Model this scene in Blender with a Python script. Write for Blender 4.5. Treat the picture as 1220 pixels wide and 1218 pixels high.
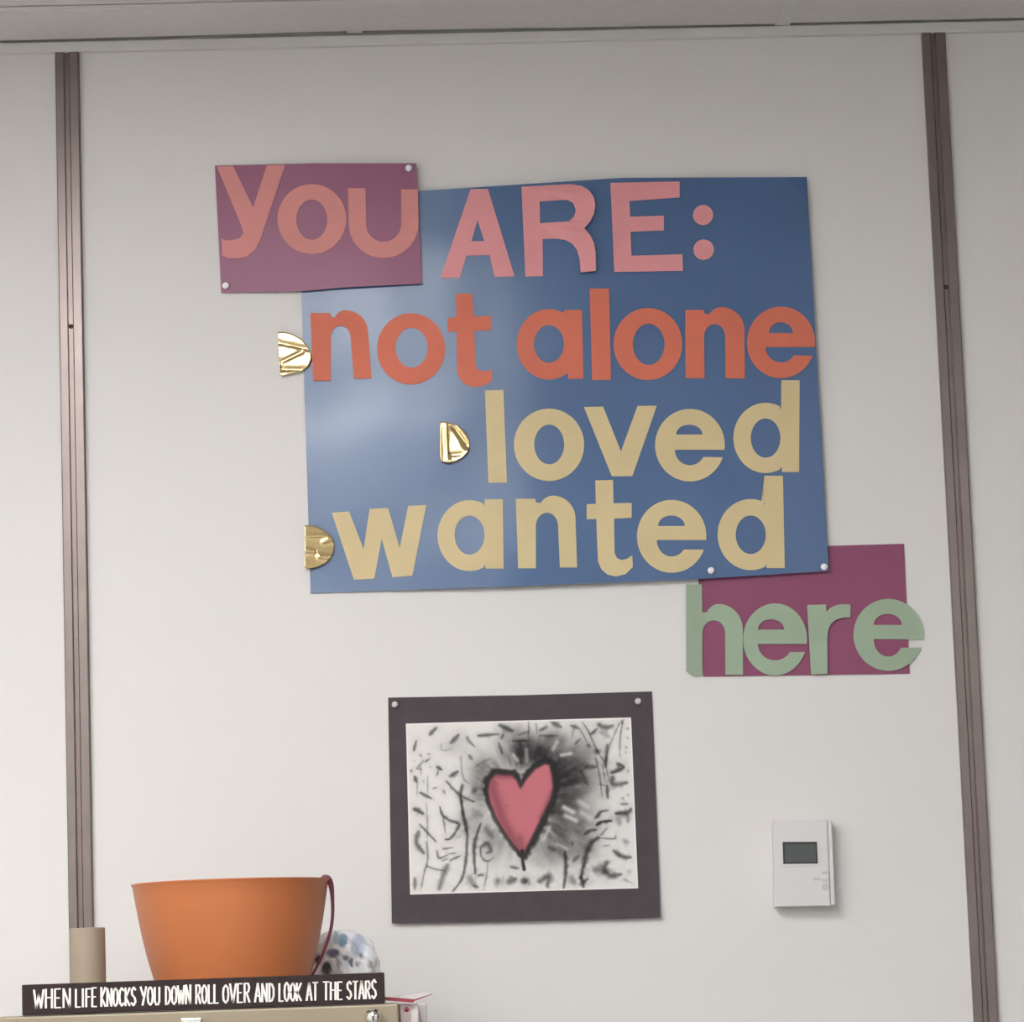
import bpy, bmesh, math, random
import numpy as np
from mathutils import Vector, Matrix
from mathutils.geometry import tessellate_polygon

for o in list(bpy.data.objects):
    bpy.data.objects.remove(o)
S = bpy.context.scene
COL = S.collection
random.seed(7)

# ------------------------------------------------------------------ camera
W_PX, H_PX = 1220.0, 1218.0
CX, CY = 610.0, 609.0
F = 4055.0                                    # focal length in pixels
up = Vector((-986.0, -28301.0, F)).normalized()        # world Z in camera axes (x right, y down, z forward)
t_ = F * F / (986.0 - 28301.0 * 0.0285)
ex = Vector((t_, -0.0285 * t_, F)).normalized()        # world X in camera axes
ey = up.cross(ex)                                      # world Y (into the wall)
if ey.z < 0:
    ey = -ey
CAM = Vector((0.0, -4.70, 1.335))
cam = bpy.data.cameras.new('camera')
cam.sensor_fit = 'HORIZONTAL'
cam.sensor_width = 36.0
cam.lens = F * 36.0 / W_PX
cam.clip_start = 0.05
camo = bpy.data.objects.new('camera', cam)
COL.objects.link(camo)
right = Vector((ex.x, ey.x, up.x))
down = Vector((ex.y, ey.y, up.y))
fwd = Vector((ex.z, ey.z, up.z))
M = Matrix((right, -down, -fwd)).transposed().to_4x4()
M.translation = CAM
camo.matrix_world = M
S.camera = camo

def ray(px, py):
    return right * (px - CX) + down * (py - CY) + fwd * F

def P(px, py, y=0.0):
    """point where the line of sight through a photo pixel meets the vertical plane Y = y"""
    d = ray(px, py)
    k = (y - CAM.y) / d.y
    return CAM + d * k

def PZ(px, py, z):
    d = ray(px, py)
    return CAM + d * ((z - CAM.z) / d.z)

# ------------------------------------------------------------------ world, exposure
wd = bpy.data.worlds.new('world')
S.world = wd
wd.use_nodes = True
wd.node_tree.nodes['Background'].inputs[0].default_value = (0.9, 0.95, 1.0, 1)
wd.node_tree.nodes['Background'].inputs[1].default_value = 0.05
S.view_settings.view_transform = 'Standard'
S.view_settings.look = 'None'
S.view_settings.gamma = 1.0
S.view_settings.use_curve_mapping = False
S.view_settings.exposure = 0.0
LAMP = 19.5                                    # radiance of the ceiling lights' diffusers

# ------------------------------------------------------------------ materials
def lin(c):
    c = c / 255.0
    return c / 12.92 if c <= 0.04045 else ((c + 0.055) / 1.055) ** 2.4

def rgb(r, g, b):
    return (lin(r), lin(g), lin(b))

def mat(name, color, rough=0.6, metal=0.0, spec=0.5, noise=None, bump=None, coat=0.0, subsurf=0.0,
        trans=0.0, emit=None, bdetail=3):
    m = bpy.data.materials.new(name)
    m.use_nodes = True
    nt = m.node_tree
    b = nt.nodes['Principled BSDF']
    b.inputs['Base Color'].default_value = (*color, 1)
    b.inputs['Roughness'].default_value = rough
    b.inputs['Metallic'].default_value = metal
    b.inputs['Specular IOR Level'].default_value = spec
    b.inputs['Coat Weight'].default_value = coat
    b.inputs['Subsurface Weight'].default_value = subsurf
    b.inputs['Transmission Weight'].default_value = trans
    tc = nt.nodes.new('ShaderNodeTexCoord')
    if noise:                                  # (scale, amount, detail)
        n = nt.nodes.new('ShaderNodeTexNoise')
        n.inputs['Scale'].default_value = noise[0]
        n.inputs['Detail'].default_value = noise[2] if len(noise) > 2 else 4
        nt.links.new(tc.outputs['Object'], n.inputs['Vector'])
        mr = nt.nodes.new('ShaderNodeMapRange')
        mr.inputs['From Min'].default_value = 0.3
        mr.inputs['From Max'].default_value = 0.7
        mr.inputs['To Min'].default_value = 1 - noise[1]
        mr.inputs['To Max'].default_value = 1 + noise[1]
        nt.links.new(n.outputs['Fac'], mr.inputs['Value'])
        hs = nt.nodes.new('ShaderNodeHueSaturation')
        hs.inputs['Color'].default_value = (*color, 1)
        nt.links.new(mr.outputs['Result'], hs.inputs['Value'])
        nt.links.new(hs.outputs['Color'], b.inputs['Base Color'])
    if bump:                                   # list of (scale, strength, distance)
        last = None
        for sc, st, di in bump:
            n = nt.nodes.new('ShaderNodeTexNoise')
            n.inputs['Scale'].default_value = sc
            n.inputs['Detail'].default_value = bdetail
            nt.links.new(tc.outputs['Object'], n.inputs['Vector'])
            bp = nt.nodes.new('ShaderNodeBump')
            bp.inputs['Strength'].default_value = st
            bp.inputs['Distance'].default_value = di
            nt.links.new(n.outputs['Fac'], bp.inputs['Height'])
            if last:
                nt.links.new(last.outputs['Normal'], bp.inputs['Normal'])
            last = bp
        nt.links.new(last.outputs['Normal'], b.inputs['Normal'])
    if emit:
        b.inputs['Emission Color'].default_value = (*emit[0], 1)
        b.inputs['Emission Strength'].default_value = emit[1]
    return m

def attr_mat(name, rough, spec=0.3, bump=None):
    m = mat(name, (1, 1, 1), rough, spec=spec, bump=bump)
    nt = m.node_tree
    a = nt.nodes.new('ShaderNodeVertexColor')
    a.layer_name = 'ink'
    nt.links.new(a.outputs['Color'], nt.nodes['Principled BSDF'].inputs['Base Color'])
    return m

MT = dict(
    wall=mat('wall_vinyl', (0.77, 0.755, 0.745), 0.55, spec=0.3, noise=(3.0, 0.008), bump=[(900, 0.04, 0.001)]),
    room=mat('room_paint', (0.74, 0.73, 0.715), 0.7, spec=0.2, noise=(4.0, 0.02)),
    dim=mat('bounce_cutting_paint', (0.20, 0.19, 0.18), 0.7, spec=0.2, noise=(4.0, 0.02)),  # unseen right wall, darkened to cut the bounce light on that side
    floor=mat('floor_tile', (0.30, 0.29, 0.28), 0.5, noise=(30.0, 0.12)),
    tile=mat('ceiling_tile_fibre', (0.74, 0.71, 0.69), 0.9, spec=0.1, noise=(60, 0.03), bump=[(220, 0.12, 0.002)]),
    tee=mat('ceiling_grid_paint', (0.72, 0.71, 0.69), 0.5, spec=0.3, noise=(20, 0.02)),
    plenum=mat('plenum_dark', (0.08, 0.075, 0.07), 0.9, noise=(5, 0.1)),
    bronze=mat('bronze_anodised_metal', (0.235, 0.195, 0.183), 0.32, metal=0.8, noise=(25, 0.06), bump=[(400, 0.03, 0.001)]),
    hole=mat('screw_dark', (0.06, 0.04, 0.03), 0.5, metal=0.5, noise=(80, 0.1)),
    purple_a=mat('plum_poster_board', (0.28, 0.078, 0.165), 0.38, spec=0.5, noise=(9, 0.05), bump=[(7, 0.25, 0.01)]),
    purple_b=mat('magenta_plum_poster_board', (0.275, 0.072, 0.150), 0.42, spec=0.4, noise=(9, 0.05), bump=[(7, 0.25, 0.01)]),
    blue=mat('blue_poster_board', (0.056, 0.130, 0.290), 0.29, spec=0.8, noise=(6, 0.04), bump=[(5.5, 0.55, 0.014)], bdetail=0.6),
    pink=mat('dusty_pink_paper', (0.70, 0.285, 0.27), 0.6, spec=0.35, noise=(20, 0.04)),
    rose=mat('rose_pink_paper', (0.80, 0.335, 0.355), 0.6, spec=0.35, noise=(20, 0.04)),
    orange=mat('orange_coral_paper', (0.70, 0.185, 0.115), 0.6, spec=0.35, noise=(20, 0.04)),
    cream=mat('cream_paper', (0.70, 0.57, 0.325), 0.62, spec=0.35, noise=(20, 0.035)),
    sage=mat('sage_green_paper', (0.355, 0.455, 0.335), 0.6, spec=0.35, noise=(20, 0.04)),
    gold=mat('gold_foil', (0.84, 0.66, 0.34), 0.18, metal=1.0, noise=(40, 0.06), bump=[(120, 0.06, 0.002)]),
    mat_black=mat('charcoal_construction_paper', (0.085, 0.072, 0.080), 0.8, spec=0.25, noise=(45, 0.06), bump=[(500, 0.08, 0.001)]),
    pin=mat('white_pin_plastic', (0.93, 0.92, 0.94), 0.25, noise=(50, 0.02)),
    clearpin=mat('clear_grey_pin_plastic', (0.62, 0.60, 0.62), 0.15, noise=(50, 0.02), coat=0.5),
    plastic=mat('thermostat_plastic', (0.73, 0.715, 0.715), 0.45, spec=0.4, noise=(12, 0.008)),
    button=mat('thermostat_button', (0.60, 0.585, 0.585), 0.5, noise=(12, 0.02)),
    lcd=mat('thermostat_lcd', (0.085, 0.095, 0.095), 0.3, noise=(30, 0.04)),
    lcdrim=mat('thermostat_lcd_rim', (0.035, 0.037, 0.037), 0.4, noise=(30, 0.04)),
    bowl=mat('orange_bowl_plastic', (0.54, 0.178, 0.066), 0.42, spec=0.4, noise=(10, 0.03), subsurf=0.0),
    ribbon=mat('plum_ribbon', (0.16, 0.03, 0.06), 0.5, noise=(70, 0.08)),
    tan=mat('tan_card_tube', (0.34, 0.275, 0.205), 0.6, noise=(25, 0.04)),
    signwood=mat('dark_painted_wood', (0.036, 0.024, 0.024), 0.6, spec=0.15, noise=(60, 0.15)),
    white=mat('white_sign_paint', (0.82, 0.79, 0.75), 0.6, noise=(60, 0.04)),
    steel=mat('beige_enamelled_steel', (0.31, 0.26, 0.185), 0.42, spec=0.35, noise=(18, 0.02), bump=[(300, 0.02, 0.001)]),
    gap=mat('cabinet_gap', (0.05, 0.045, 0.04), 0.8, noise=(18, 0.05)),
    chrome=mat('chrome', (0.80, 0.80, 0.76), 0.08, metal=1.0, noise=(40, 0.03)),
    card=mat('white_card', (0.66, 0.60, 0.60), 0.55, noise=(30, 0.03)),
    red=mat('red_card_edge', (0.30, 0.035, 0.05), 0.5, noise=(40, 0.08)),
    diffuser=mat('lamp_diffuser', (0.8, 0.8, 0.8), 0.5, noise=(20, 0.01), emit=((1.0, 0.995, 0.985), LAMP)),
)

# ------------------------------------------------------------------ object helpers
def link(o, parent=None):
    COL.objects.link(o)
    if parent is not None:
        o.parent = parent
    return o

def origin(parent):
    v = Vector((0, 0, 0))
    while parent is not None:
        v += parent.location
        parent = parent.parent
    return v

def mesh(name, verts, faces, m, parent=None, smooth=False, recalc=False, loc=None):
    """one mesh object; verts are world points, stored relative to its own location / its parent"""
    base = origin(parent) + (Vector(loc) if loc is not None else Vector((0, 0, 0)))
    me = bpy.data.meshes.new(name)
    me.from_pydata([tuple(Vector(v) - base) for v in verts], [], faces)
    me.materials.append(m)
    if recalc:
        bm = bmesh.new(); bm.from_mesh(me)
        bmesh.ops.recalc_face_normals(bm, faces=bm.faces)
        bm.to_mesh(me); bm.free()
    if smooth:
        me.polygons.foreach_set('use_smooth', [True] * len(me.polygons))
    o = bpy.data.objects.new(name, me)
    if loc is not None:
        o.location = loc
    return link(o, parent)

def empty(name, loc):
    o = bpy.data.objects.new(name, None)
    o.location = loc
    o.empty_display_size = 0.05
    return link(o)

def tag(o, label=None, cat=None, group=None, kind=None):
    if label: o['label'] = label
    if cat: o['category'] = cat
    if group: o['group'] = group
    if kind: o['kind'] = kind
    return o

def box_vf(a, b):
    x0, y0, z0 = a; x1, y1, z1 = b
    v = [(x0, y0, z0), (x1, y0, z0), (x1, y1, z0), (x0, y1, z0), (x0, y0, z1), (x1, y0, z1), (x1, y1, z1), (x0, y1, z1)]
    f = [(0, 3, 2, 1), (4, 5, 6, 7), (0, 1, 5, 4), (1, 2, 6, 5), (2, 3, 7, 6), (3, 0, 4, 7)]
    return v, f

def box(name, a, b, m, parent=None, bevel=0.0, segs=2, loc=None):
    v, f = box_vf(a, b)
    o = mesh(name, v, f, m, parent, loc=loc)
    if bevel:
        bm = bmesh.new(); bm.from_mesh(o.data)
        bmesh.ops.bevel(bm, geom=bm.edges[:], offset=bevel, segments=segs, profile=0.5, affect='EDGES')
        bm.to_mesh(o.data); bm.free()
    return o

def lathe_vf(profile, center, axis='Z', n=48, closed=True):
    """profile: (r, h) pairs; axis Z (h up) or Y (h towards the viewer, -Y)"""
    v, f = [], []
    for r, h in profile:
        for i in range(n):
            a = 2 * math.pi * i / n
            c, s = math.cos(a) * r, math.sin(a) * r
            if axis == 'Z':
                v.append((center[0] + c, center[1] + s, center[2] + h))
            else:
                v.append((center[0] + c, center[1] - h, center[2] + s))
    k = len(profile)
    for j in range(k - 1):
        for i in range(n):
            f.append((j * n + i, j * n + (i + 1) % n, (j + 1) * n + (i + 1) % n, (j + 1) * n + i))
    if closed:
        f.append(tuple(range(n))[::-1])
        f.append(tuple((k - 1) * n + i for i in range(n)))
    return v, f

def prism(name, loops, front, thick, m, parent=None):
    """flat cut-out: loops of photo pixels (outer + holes), front(px,py) gives the front point; extruded into +Y"""
    flat = [p for lp in loops for p in lp]
    tris = tessellate_polygon([[Vector((p[0], p[1], 0)) for p in lp] for lp in loops])
    n = len(flat)
    fr = [front(*p) for p in flat]
    bk = [p + Vector((0, thick, 0)) for p in fr]
    faces = []
    for a, b, c in tris:
        (x1, y1), (x2, y2), (x3, y3) = flat[a], flat[b], flat[c]
        cr = (x2 - x1) * (y3 - y1) - (x3 - x1) * (y2 - y1)
        if abs(cr) < 1e-9:
            continue
        if cr > 0:                              # clockwise on a y-down page: flip so it faces the viewer
            a, c = c, a
        faces.append((a, b, c)); faces.append((n + c, n + b, n + a))
    i0 = 0
    for lp in loops:
        k = len(lp)
        for i in range(k):
            a, b = i0 + i, i0 + (i + 1) % k
            faces.append((a, b, n + b, n + a))
        i0 += k
    return mesh(name, fr + bk, faces, m, parent, recalc=True)

# ------------------------------------------------------------------ room shell
zc = P(600, 41.0).z                              # top of the wall trim
top = P(600, 38.0).z
XL = PZ(422, 15, zc + 0.004).x                  # first ceiling tee
G = 0.6096
tee2 = PZ(947, 12, zc + 0.004).x
X0, X1 = XL - 4 * G, XL + 6 * G
Y1 = -(0.162 + 9 * G)
ZT = zc + 0.0045                                # underside of the tiles

wall = box('wall_back', (X0, 0.0, 0), (X1, 0.08, ZT + 0.12), MT['room'])
tag(wall, kind='structure')
trimL = 0.5 * (P(94.7, 56).x + P(112.4, 1100).x)           # right edge of the left upright
trimR = 0.5 * (P(1096.5, 32).x + P(1124.5, 560).x)         # left edge of the right upright
TW = 0.034
for a, b in ((X0 + 0.001, trimL - TW / 2), (trimL - TW / 2, trimR + TW / 2), (trimR + TW / 2, X1 - 0.001)):
    box('wall_panel', (a + 0.001, -0.002, 0), (b - 0.001, 0.0, zc), MT['wall'], wall)
WF = -0.002                                                  # front of the wall panels

wl = box('wall_left', (X0 - 0.1, Y1, 0), (X0, 0.08, ZT + 0.12), MT['room']); tag(wl, kind='structure')
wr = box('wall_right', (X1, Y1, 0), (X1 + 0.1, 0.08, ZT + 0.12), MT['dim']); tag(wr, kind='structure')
wf = box('wall_front', (X0 - 0.1, Y1 - 0.1, 0), (X1 + 0.1, Y1, ZT + 0.12), MT['room']); tag(wf, kind='structure')
fl = box('floor', (X0 - 0.1, Y1 - 0.1, -0.1), (X1 + 0.1, 0.08, 0), MT['floor']); tag(fl, kind='structure')

ceil = box('ceiling', (X0, Y1, ZT + 0.06), (X1, 0.0, ZT + 0.12), MT['plenum']); tag(ceil, kind='structure')
lights = [(-1, 3), (-3, 3), (-1, 7), (-4, 7), (3, 7)]
lit = set()
for c, r in lights:
    lit |= {(c, r), (c, r + 1)}
rowy = [-0.012, -0.162] + [-(0.162 + G * k) for k in range(1, 10)]
def tile_mesh(w, d, name='ceiling_tile'):
    v, f = box_vf((0.004, 0.004 - d, 0), (w - 0.004, -0.004, 0.016))
    me = bpy.data.meshes.new(name); me.from_pydata(v, [], f); me.materials.append(MT['tile'])
    bm = bmesh.new(); bm.from_mesh(me)
    bmesh.ops.bevel(bm, geom=bm.edges[:], offset=0.0025, segments=1, affect='EDGES')
    bm.to_mesh(me); bm.free()
    return me
full = tile_mesh(G, G)
edge = tile_mesh(G, 0.150)
cloc = ceil.location
for c in range(-4, 6):
    for r in range(10):
        if (c, r - 0) in lit:
            continue
        me = edge if r == 0 else full
        o = bpy.data.objects.new('ceiling_tile', me)
        o.location = (XL + c * G, rowy[r], ZT + random.uniform(0, 0.0008))
        if r == 0:
            # the cut tiles along the wall sag or sit a little unevenly
            o.location.z = ZT + {-2: -0.0030, -1: -0.0034, 0: 0.0, 1: -0.0024}.get(c, -0.002)
            o.rotation_euler[1] = {-1: -0.0054, 0: 0.0056, 1: -0.0005}.get(c, 0.0)
        link(o, ceil)
for c in range(-3, 6):
    # the tee over the right half of the board sits lowest and closes the gap above the wall trim
    o = box('ceiling_tee', (XL + c * G - 0.011, Y1 + 0.001, zc + 0.0004 if c == 1 else ZT - 0.0018), (XL + c * G + 0.011, -0.002 if c == 1 else -0.012, ZT - 0.0006), MT['tee'], ceil)
for r in range(1, 10):
    box('ceiling_tee', (X0 + 0.001, rowy[r] - 0.011, ZT - 0.0012), (X1 - 0.001, rowy[r] + 0.011, ZT - 0.0004), MT['tee'], ceil)

# white trim along the top of the wall
zb = zc - 0.0145
tr3 = mesh('trim_3', [(x, y, z) for x in (X0, X1) for y, z in
                      ((-0.0022, zb), (-0.012, zb), (-0.014, zb + 0.002), (-0.014, zc - 0.001), (-0.013, zc), (-0.0022, zc))],
           [(0, 1, 2, 3, 4, 5), (11, 10, 9, 8, 7, 6)] + [(i, (i + 1) % 6 + 0, (i + 1) % 6 + 6, i + 6) for i in range(6)], MT['tee'], recalc=True)
tag(tr3, kind='structure')

# slotted bronze uprights between the wall panels
def upright(name, xa, hole_z, seam_z):
    w = TW
    prof = [(0, 0), (0, -0.006), (0.0015, -0.0085), (0.0115, -0.0085), (0.0128, -0.0072), (0.0128, -0.003),
            (0.0192, -0.003), (0.0192, -0.0072), (0.0205, -0.0085), (w - 0.0025, -0.0085), (w, -0.0055), (w, 0)]
    n = len(prof)
    vs = [(xa + x, WF + y, z) for z in (0.0, zb) for x, y in prof]
    fs = [(i, (i + 1) % n, (i + 1) % n + n, i + n) for i in range(n)] + [tuple(range(n)), tuple(range(2 * n - 1, n - 1, -1))]
    o = mesh(name, vs, fs, MT['bronze'], recalc=True)
    tag(o, kind='structure')
    v, f = lathe_vf([(0.0001, 0.0002), (0.003, 0.0006), (0.0034, 0.0)], (xa + w * 0.47, WF - 0.0034, hole_z), 'Y', 16)
    mesh('screw', v, f, MT['hole'], o, smooth=True)
    box('slot_clip', (xa + 0.0131, WF - 0.0055, seam_z - 0.004), (xa + 0.0189, WF - 0.0031, seam_z), MT['bronze'], o)
    return o
upright('trim_1', trimL - TW, P(87, 390).z, P(93, 757).z)
upright('trim_2', trimR, P(1126, 343).z, P(1126, 757).z)

# ceiling lights (behind the viewer's frame: the lamps that light the wall)
where = ['recessed ceiling light nearest the poster wall, left of the middle', 'recessed ceiling light towards the left wall, near the poster wall',
         'recessed ceiling light far back in the room, left of the middle', 'recessed ceiling light at the far back left of the room',
         'recessed ceiling light at the far back right of the room']
for (c, r), lb in zip(lights, where):
    xa, xb = XL + c * G + 0.013, XL + (c + 1) * G - 0.013
    ya, yb = rowy[r] - 0.013, rowy[r + 2] + 0.013
    root = empty('ceiling_light', ((xa + xb) / 2, (ya + yb) / 2, ZT + 0.001))
    tag(root, lb, 'lamp', 'ceiling lights')
    t = 0.03
    v, f = [], []
    for a, b in (((xa, yb, ZT), (xa + t, ya, ZT + 0.05)), ((xb - t, yb, ZT), (xb, ya, ZT + 0.05)),
                 ((xa + t, yb, ZT), (xb - t, yb + t, ZT + 0.05)), ((xa + t, ya - t, ZT), (xb - t, ya, ZT + 0.05))):
        bv, bf = box_vf(a, b); f += [tuple(i + len(v) for i in q) for q in bf]; v += bv
    mesh('frame', v, f, MT['tee'], root)
    box('diffuser', (xa + t, yb + t, ZT + 0.006), (xb - t, ya - t, ZT + 0.010), MT['diffuser'], root)

# ------------------------------------------------------------------ posters
def lerp_poly(pts, u):
    """point on a polyline given as (u, x, y) knots"""
    for (u0, x0, y0), (u1, x1, y1) in zip(pts, pts[1:]):
        if u <= u1:
            k = (u - u0) / (u1 - u0)
            return x0 + (x1 - x0) * k, y0 + (y1 - y0) * k
    return pts[-1][1:]

def sheet(name, topk, botk, off, thick, m, parent, nu=24, nv=18):
    """paper sheet ruled between its top and bottom edges (photo pixels), standing off(px,py) in front of the wall"""
    fr = []
    for j in range(nv + 1):
        v = j / nv
        for i in range(nu + 1):
            u = i / nu
            a, b = lerp_poly(topk, u), lerp_poly(botk, u)
            px, py = a[0] + (b[0] - a[0]) * v, a[1] + (b[1] - a[1]) * v
            fr.append(P(px, py, WF - off(px, py)))
    n = len(fr)
    bk = [p + Vector((0, thick, 0)) for p in fr]
    fs = []
    I = lambda i, j: j * (nu + 1) + i
    for j in range(nv):
        for i in range(nu):
            q = (I(i, j), I(i, j + 1), I(i + 1, j + 1), I(i + 1, j))
            fs.append(q); fs.append(tuple(n + k for k in reversed(q)))
    rim = [I(i, 0) for i in range(nu + 1)] + [I(nu, j) for j in range(1, nv + 1)] + \
          [I(i, nv) for i in range(nu - 1, -1, -1)] + [I(0, j) for j in range(nv - 1, 0, -1)]
    for a, b in zip(rim, rim[1:] + rim[:1]):
        fs.append((a, b, n + b, n + a))
    return mesh(name, fr + bk, fs, m, parent, smooth=False)

def clamp(x, a=0.0, b=1.0):
    return max(a, min(b, x))

def off_blue(px, py):
    u, v = clamp((px - 360) / 628, 0, 1.05), clamp((py - 215) / 480, 0, 1)
    k = clamp(u / 0.46)
    k = k * k * (3 - 2 * k)
    w = clamp((u - 0.46) / 0.54, 0, 1.05)
    bow = 0.75 + 0.25 * math.sin(math.pi * v)
    o = 0.0026 + (0.0130 * k - 0.0060 * w * w) * bow      # bowed off the wall, most near its middle
    c = (px - 940) + (245 - py) * 0.9 - 28           # the top right corner is bent back
    if c > 0:
        o -= 0.00016 * c
    return o
def off_you(px, py):
    u = clamp((px - 256) / 246, 0, 1)
    return 0.0026 + 0.0118 * u + 0.0010 * math.sin(math.pi * u)
def off_here(px, py):
    return 0.0014

blue = empty('poster_board', P(370, 707, WF))
tag(blue, 'large blue poster board with cut-out letters reading ARE: not alone loved wanted', 'poster', 'wall poster boards')
sheet('board', [(0, 356, 237), (0.4, 600, 221), (0.62, 740, 212), (1, 961, 211)],
      [(0, 370, 707), (0.4, 620, 698.5), (0.75, 832, 690), (1, 987.5, 680.5)], off_blue, 0.0006, MT['blue'], blue, 40, 30)
you = empty('poster_board', P(264, 349, WF))
tag(you, 'small plum poster board reading you, overlapping the blue board\'s top left corner', 'poster', 'wall poster boards')
sheet('board', [(0, 256, 197.5), (0.5, 375, 194.5), (1, 496, 194.5)], [(0, 263.5, 349), (0.42, 362, 347), (0.6, 410, 342.5), (1, 503, 338)],
      off_you, 0.0006, MT['purple_a'], you)
here = empty('poster_board', P(838, 806, WF))
tag(here, 'small magenta plum poster board reading here, tucked under the blue board\'s bottom right corner', 'poster', 'wall poster boards')
sheet('board', [(0, 830, 655), (1, 1077, 648)], [(0, 838, 806.5), (1, 1084, 803)], off_here, 0.0006, MT['purple_b'], here)

# ---- glyph outlines in photo pixels
def arc(cx, cy, rx, ry, a0, a1, n=20):
    return [(cx + rx * math.cos(math.radians(a0 + (a1 - a0) * i / n)), cy + ry * math.sin(math.radians(a0 + (a1 - a0) * i / n))) for i in range(n + 1)]

def oval(x0, x1, y0, y1, n=36):
    return arc((x0 + x1) / 2, (y0 + y1) / 2, (x1 - x0) / 2, (y1 - y0) / 2, 0, 360, n)[:-1]

def g_o(x0, x1, y0, y1, hx0, hx1, hy0, hy1):
    return [oval(x0, x1, y0, y1), oval(hx0, hx1, hy0, hy1)]

def g_e(x0, x1, y0, y1, hx0, hx1, hy0, hy1, bar, term, inner_b, inner_l):
    """outer oval, eye hole, underside of the bar, terminal point, lowest inner y, inner left x"""
    cx, cy, rx, ry = (x0 + x1) / 2, (y0 + y1) / 2, (x1 - x0) / 2, (y1 - y0) / 2
    a_bar = math.degrees(math.asin(clamp((bar - cy) / ry, -1, 1)))
    a_t = math.degrees(math.atan2((term[1] - cy) / ry, (term[0] - cx) / rx))
    outer = arc(cx, cy, rx, ry, a_bar, -360 + a_t, 44)            # counter-clockwise over the top, round to the terminal
    irx, iry = (cx - inner_l), inner_b - bar
    a_i = math.degrees(math.asin(clamp((term[1] - bar) / (inner_b - bar), 0.05, 0.9)))
    inn = arc(cx, bar, irx, iry, a_i, 180, 16)          # from the terminal's inner corner to the left
    outl = outer + inn
    hole = arc((hx0 + hx1) / 2, hy1, (hx1 - hx0) / 2, hy1 - hy0, 180, 360, 16)
    return [outl, hole]

def g_n(xl, xs, yt, xa, ya, xr, yr, yb_r, xr2, ir, iyr, ix, iy, il, iyl, yb_l, xl2, xs2, h=None):
    """stem left/right x at the top, arch crown, right shoulder, feet, inner arch"""
    pts = []
    if h is None:
        pts += [(xl, yt), (xs, yt), (xs + 0.5, yt + 4)]
    else:
        pts += [(xl, h), (xs, h), (xs + 0.5, yt + 8)]
    crx = xr - xa
    pts += arc(xa, yr, xa - xs - 1 if xa - xs > 8 else 8, yr - ya, 222, 270, 7)[0:]
    pts += arc(xa, yr, crx, yr - ya, 270, 360, 12)[1:]
    pts += [(xr2, yb_r), (ir + (xr2 - xr), yb_r)]
    pts += [(ir, iyr)]
    pts += arc((ir + il) / 2, iyr, (ir - il) / 2, iyr - iy, 0, -180, 14)[1:]
    pts += [(xs2, yb_l), (xl2, yb_l)]
    return [pts]

def g_ad(x0, sx, xr, y0, y1, hx0, hx1, hy0, hy1, yt, yb, sxb, xrb):
    """bowl on the left, stem on the right (a, or d with a tall stem): stem top (sx..xr, yt), stem foot (sxb..xrb, yb)"""
    cx = (hx0 + hx1) / 2
    cy = (y0 + y1) / 2
    rx = cx - x0
    ry = (y1 - y0) / 2
    pts = [(sx, yt), (xr, yt), (xrb, yb), (sxb, yb), (sxb - 0.5, y1 - 8)]
    a0 = 50
    pts += [p for p in arc(cx, cy, rx, ry, a0, 310, 36) if p[0] < sxb - 1 or (p[0] < sx - 1 and p[1] < cy)]
    pts += [(sx - 0.3, y0 + 9)]
    return [pts, oval(hx0, hx1, hy0, hy1)]

def letter(root, off, m, loops, lift=None, label=None):
    gap = 0.0012
    def front(px, py):
        e = lift(px, py) if lift else 0.0
        return P(px, py, WF - off(px, py) - gap - e)
    o = prism('cutout_letter', loops, front, 0.0008, m, root)
    if label:
        o['label'] = label
    return o

# YOU
letter(you, off_you, MT['pink'], [[(258.4, 198.5), (278, 198), (301.5, 247.6), (318, 197), (339.6, 196.6), (310, 286), (303.5, 298), (295, 305),
        (284, 308), (272, 307.8), (264.8, 304.5), (264, 284.5), (270, 286.5), (277, 286.3), (285, 284), (290, 278), (288, 270)]], label='pink paper letter y')
letter(you, off_you, MT['pink'], g_o(330.5, 412.6, 219.3, 303, 353, 390, 237.8, 285.7), label='pink paper letter o')
letter(you, off_you, MT['pink'], [[(414.6, 224.3), (435.5, 224.3)] + arc(457, 267, 21, 21, 180, 0, 18) + [(478, 225.5), (498, 225.5)]
        + [(498.6, 266)] + arc(457, 267, 41.5, 40.5, 0, 180, 24)], label='pink paper letter u')
# ARE:
letter(blue, off_blue, MT['rose'], [[(560.7, 225.4), (581.3, 225.2), (613, 329.3), (589, 330), (583.6, 304), (555.7, 304.6), (547.5, 331), (524.6, 331.5)],
        [(568.9, 262), (561.6, 287.6), (577, 287.2)]], label='pink paper letter A')
letter(blue, off_blue, MT['rose'], [[(621.3, 222.5)] + [(680, 219.3), (693, 221.5), (702, 227), (707.6, 235), (709.2, 245), (707.5, 255), (703, 264), (696, 272),
        (703, 280), (707.5, 289), (709.5, 300), (710, 322.8), (692, 324.6), (690.5, 308), (687.5, 298), (682, 290.5), (674, 286), (664, 284.4), (646.4, 284.8),
        (646.8, 329), (626, 329.5)],
        [(642.8, 240), (676, 238), (683, 242), (686.2, 250.7), (683.6, 258.5), (678, 263.6), (643.5, 266)]],
        lift=lambda x, y: 0.0085 * clamp((x - 655) / 55) ** 2, label='pink paper letter R')
letter(blue, off_blue, MT['rose'], [[(727.2, 217.9), (809.8, 216.2), (809.8, 235.2), (750, 239.6), (750.8, 258.2), (791, 257), (791, 274.6), (751.2, 276.2), (752.4, 304.8),
        (813, 303), (813.8, 322.8), (732, 324)]], lift=lambda x, y: 0.0015 * clamp((y - 220) / 100), label='pink paper letter E')
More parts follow.
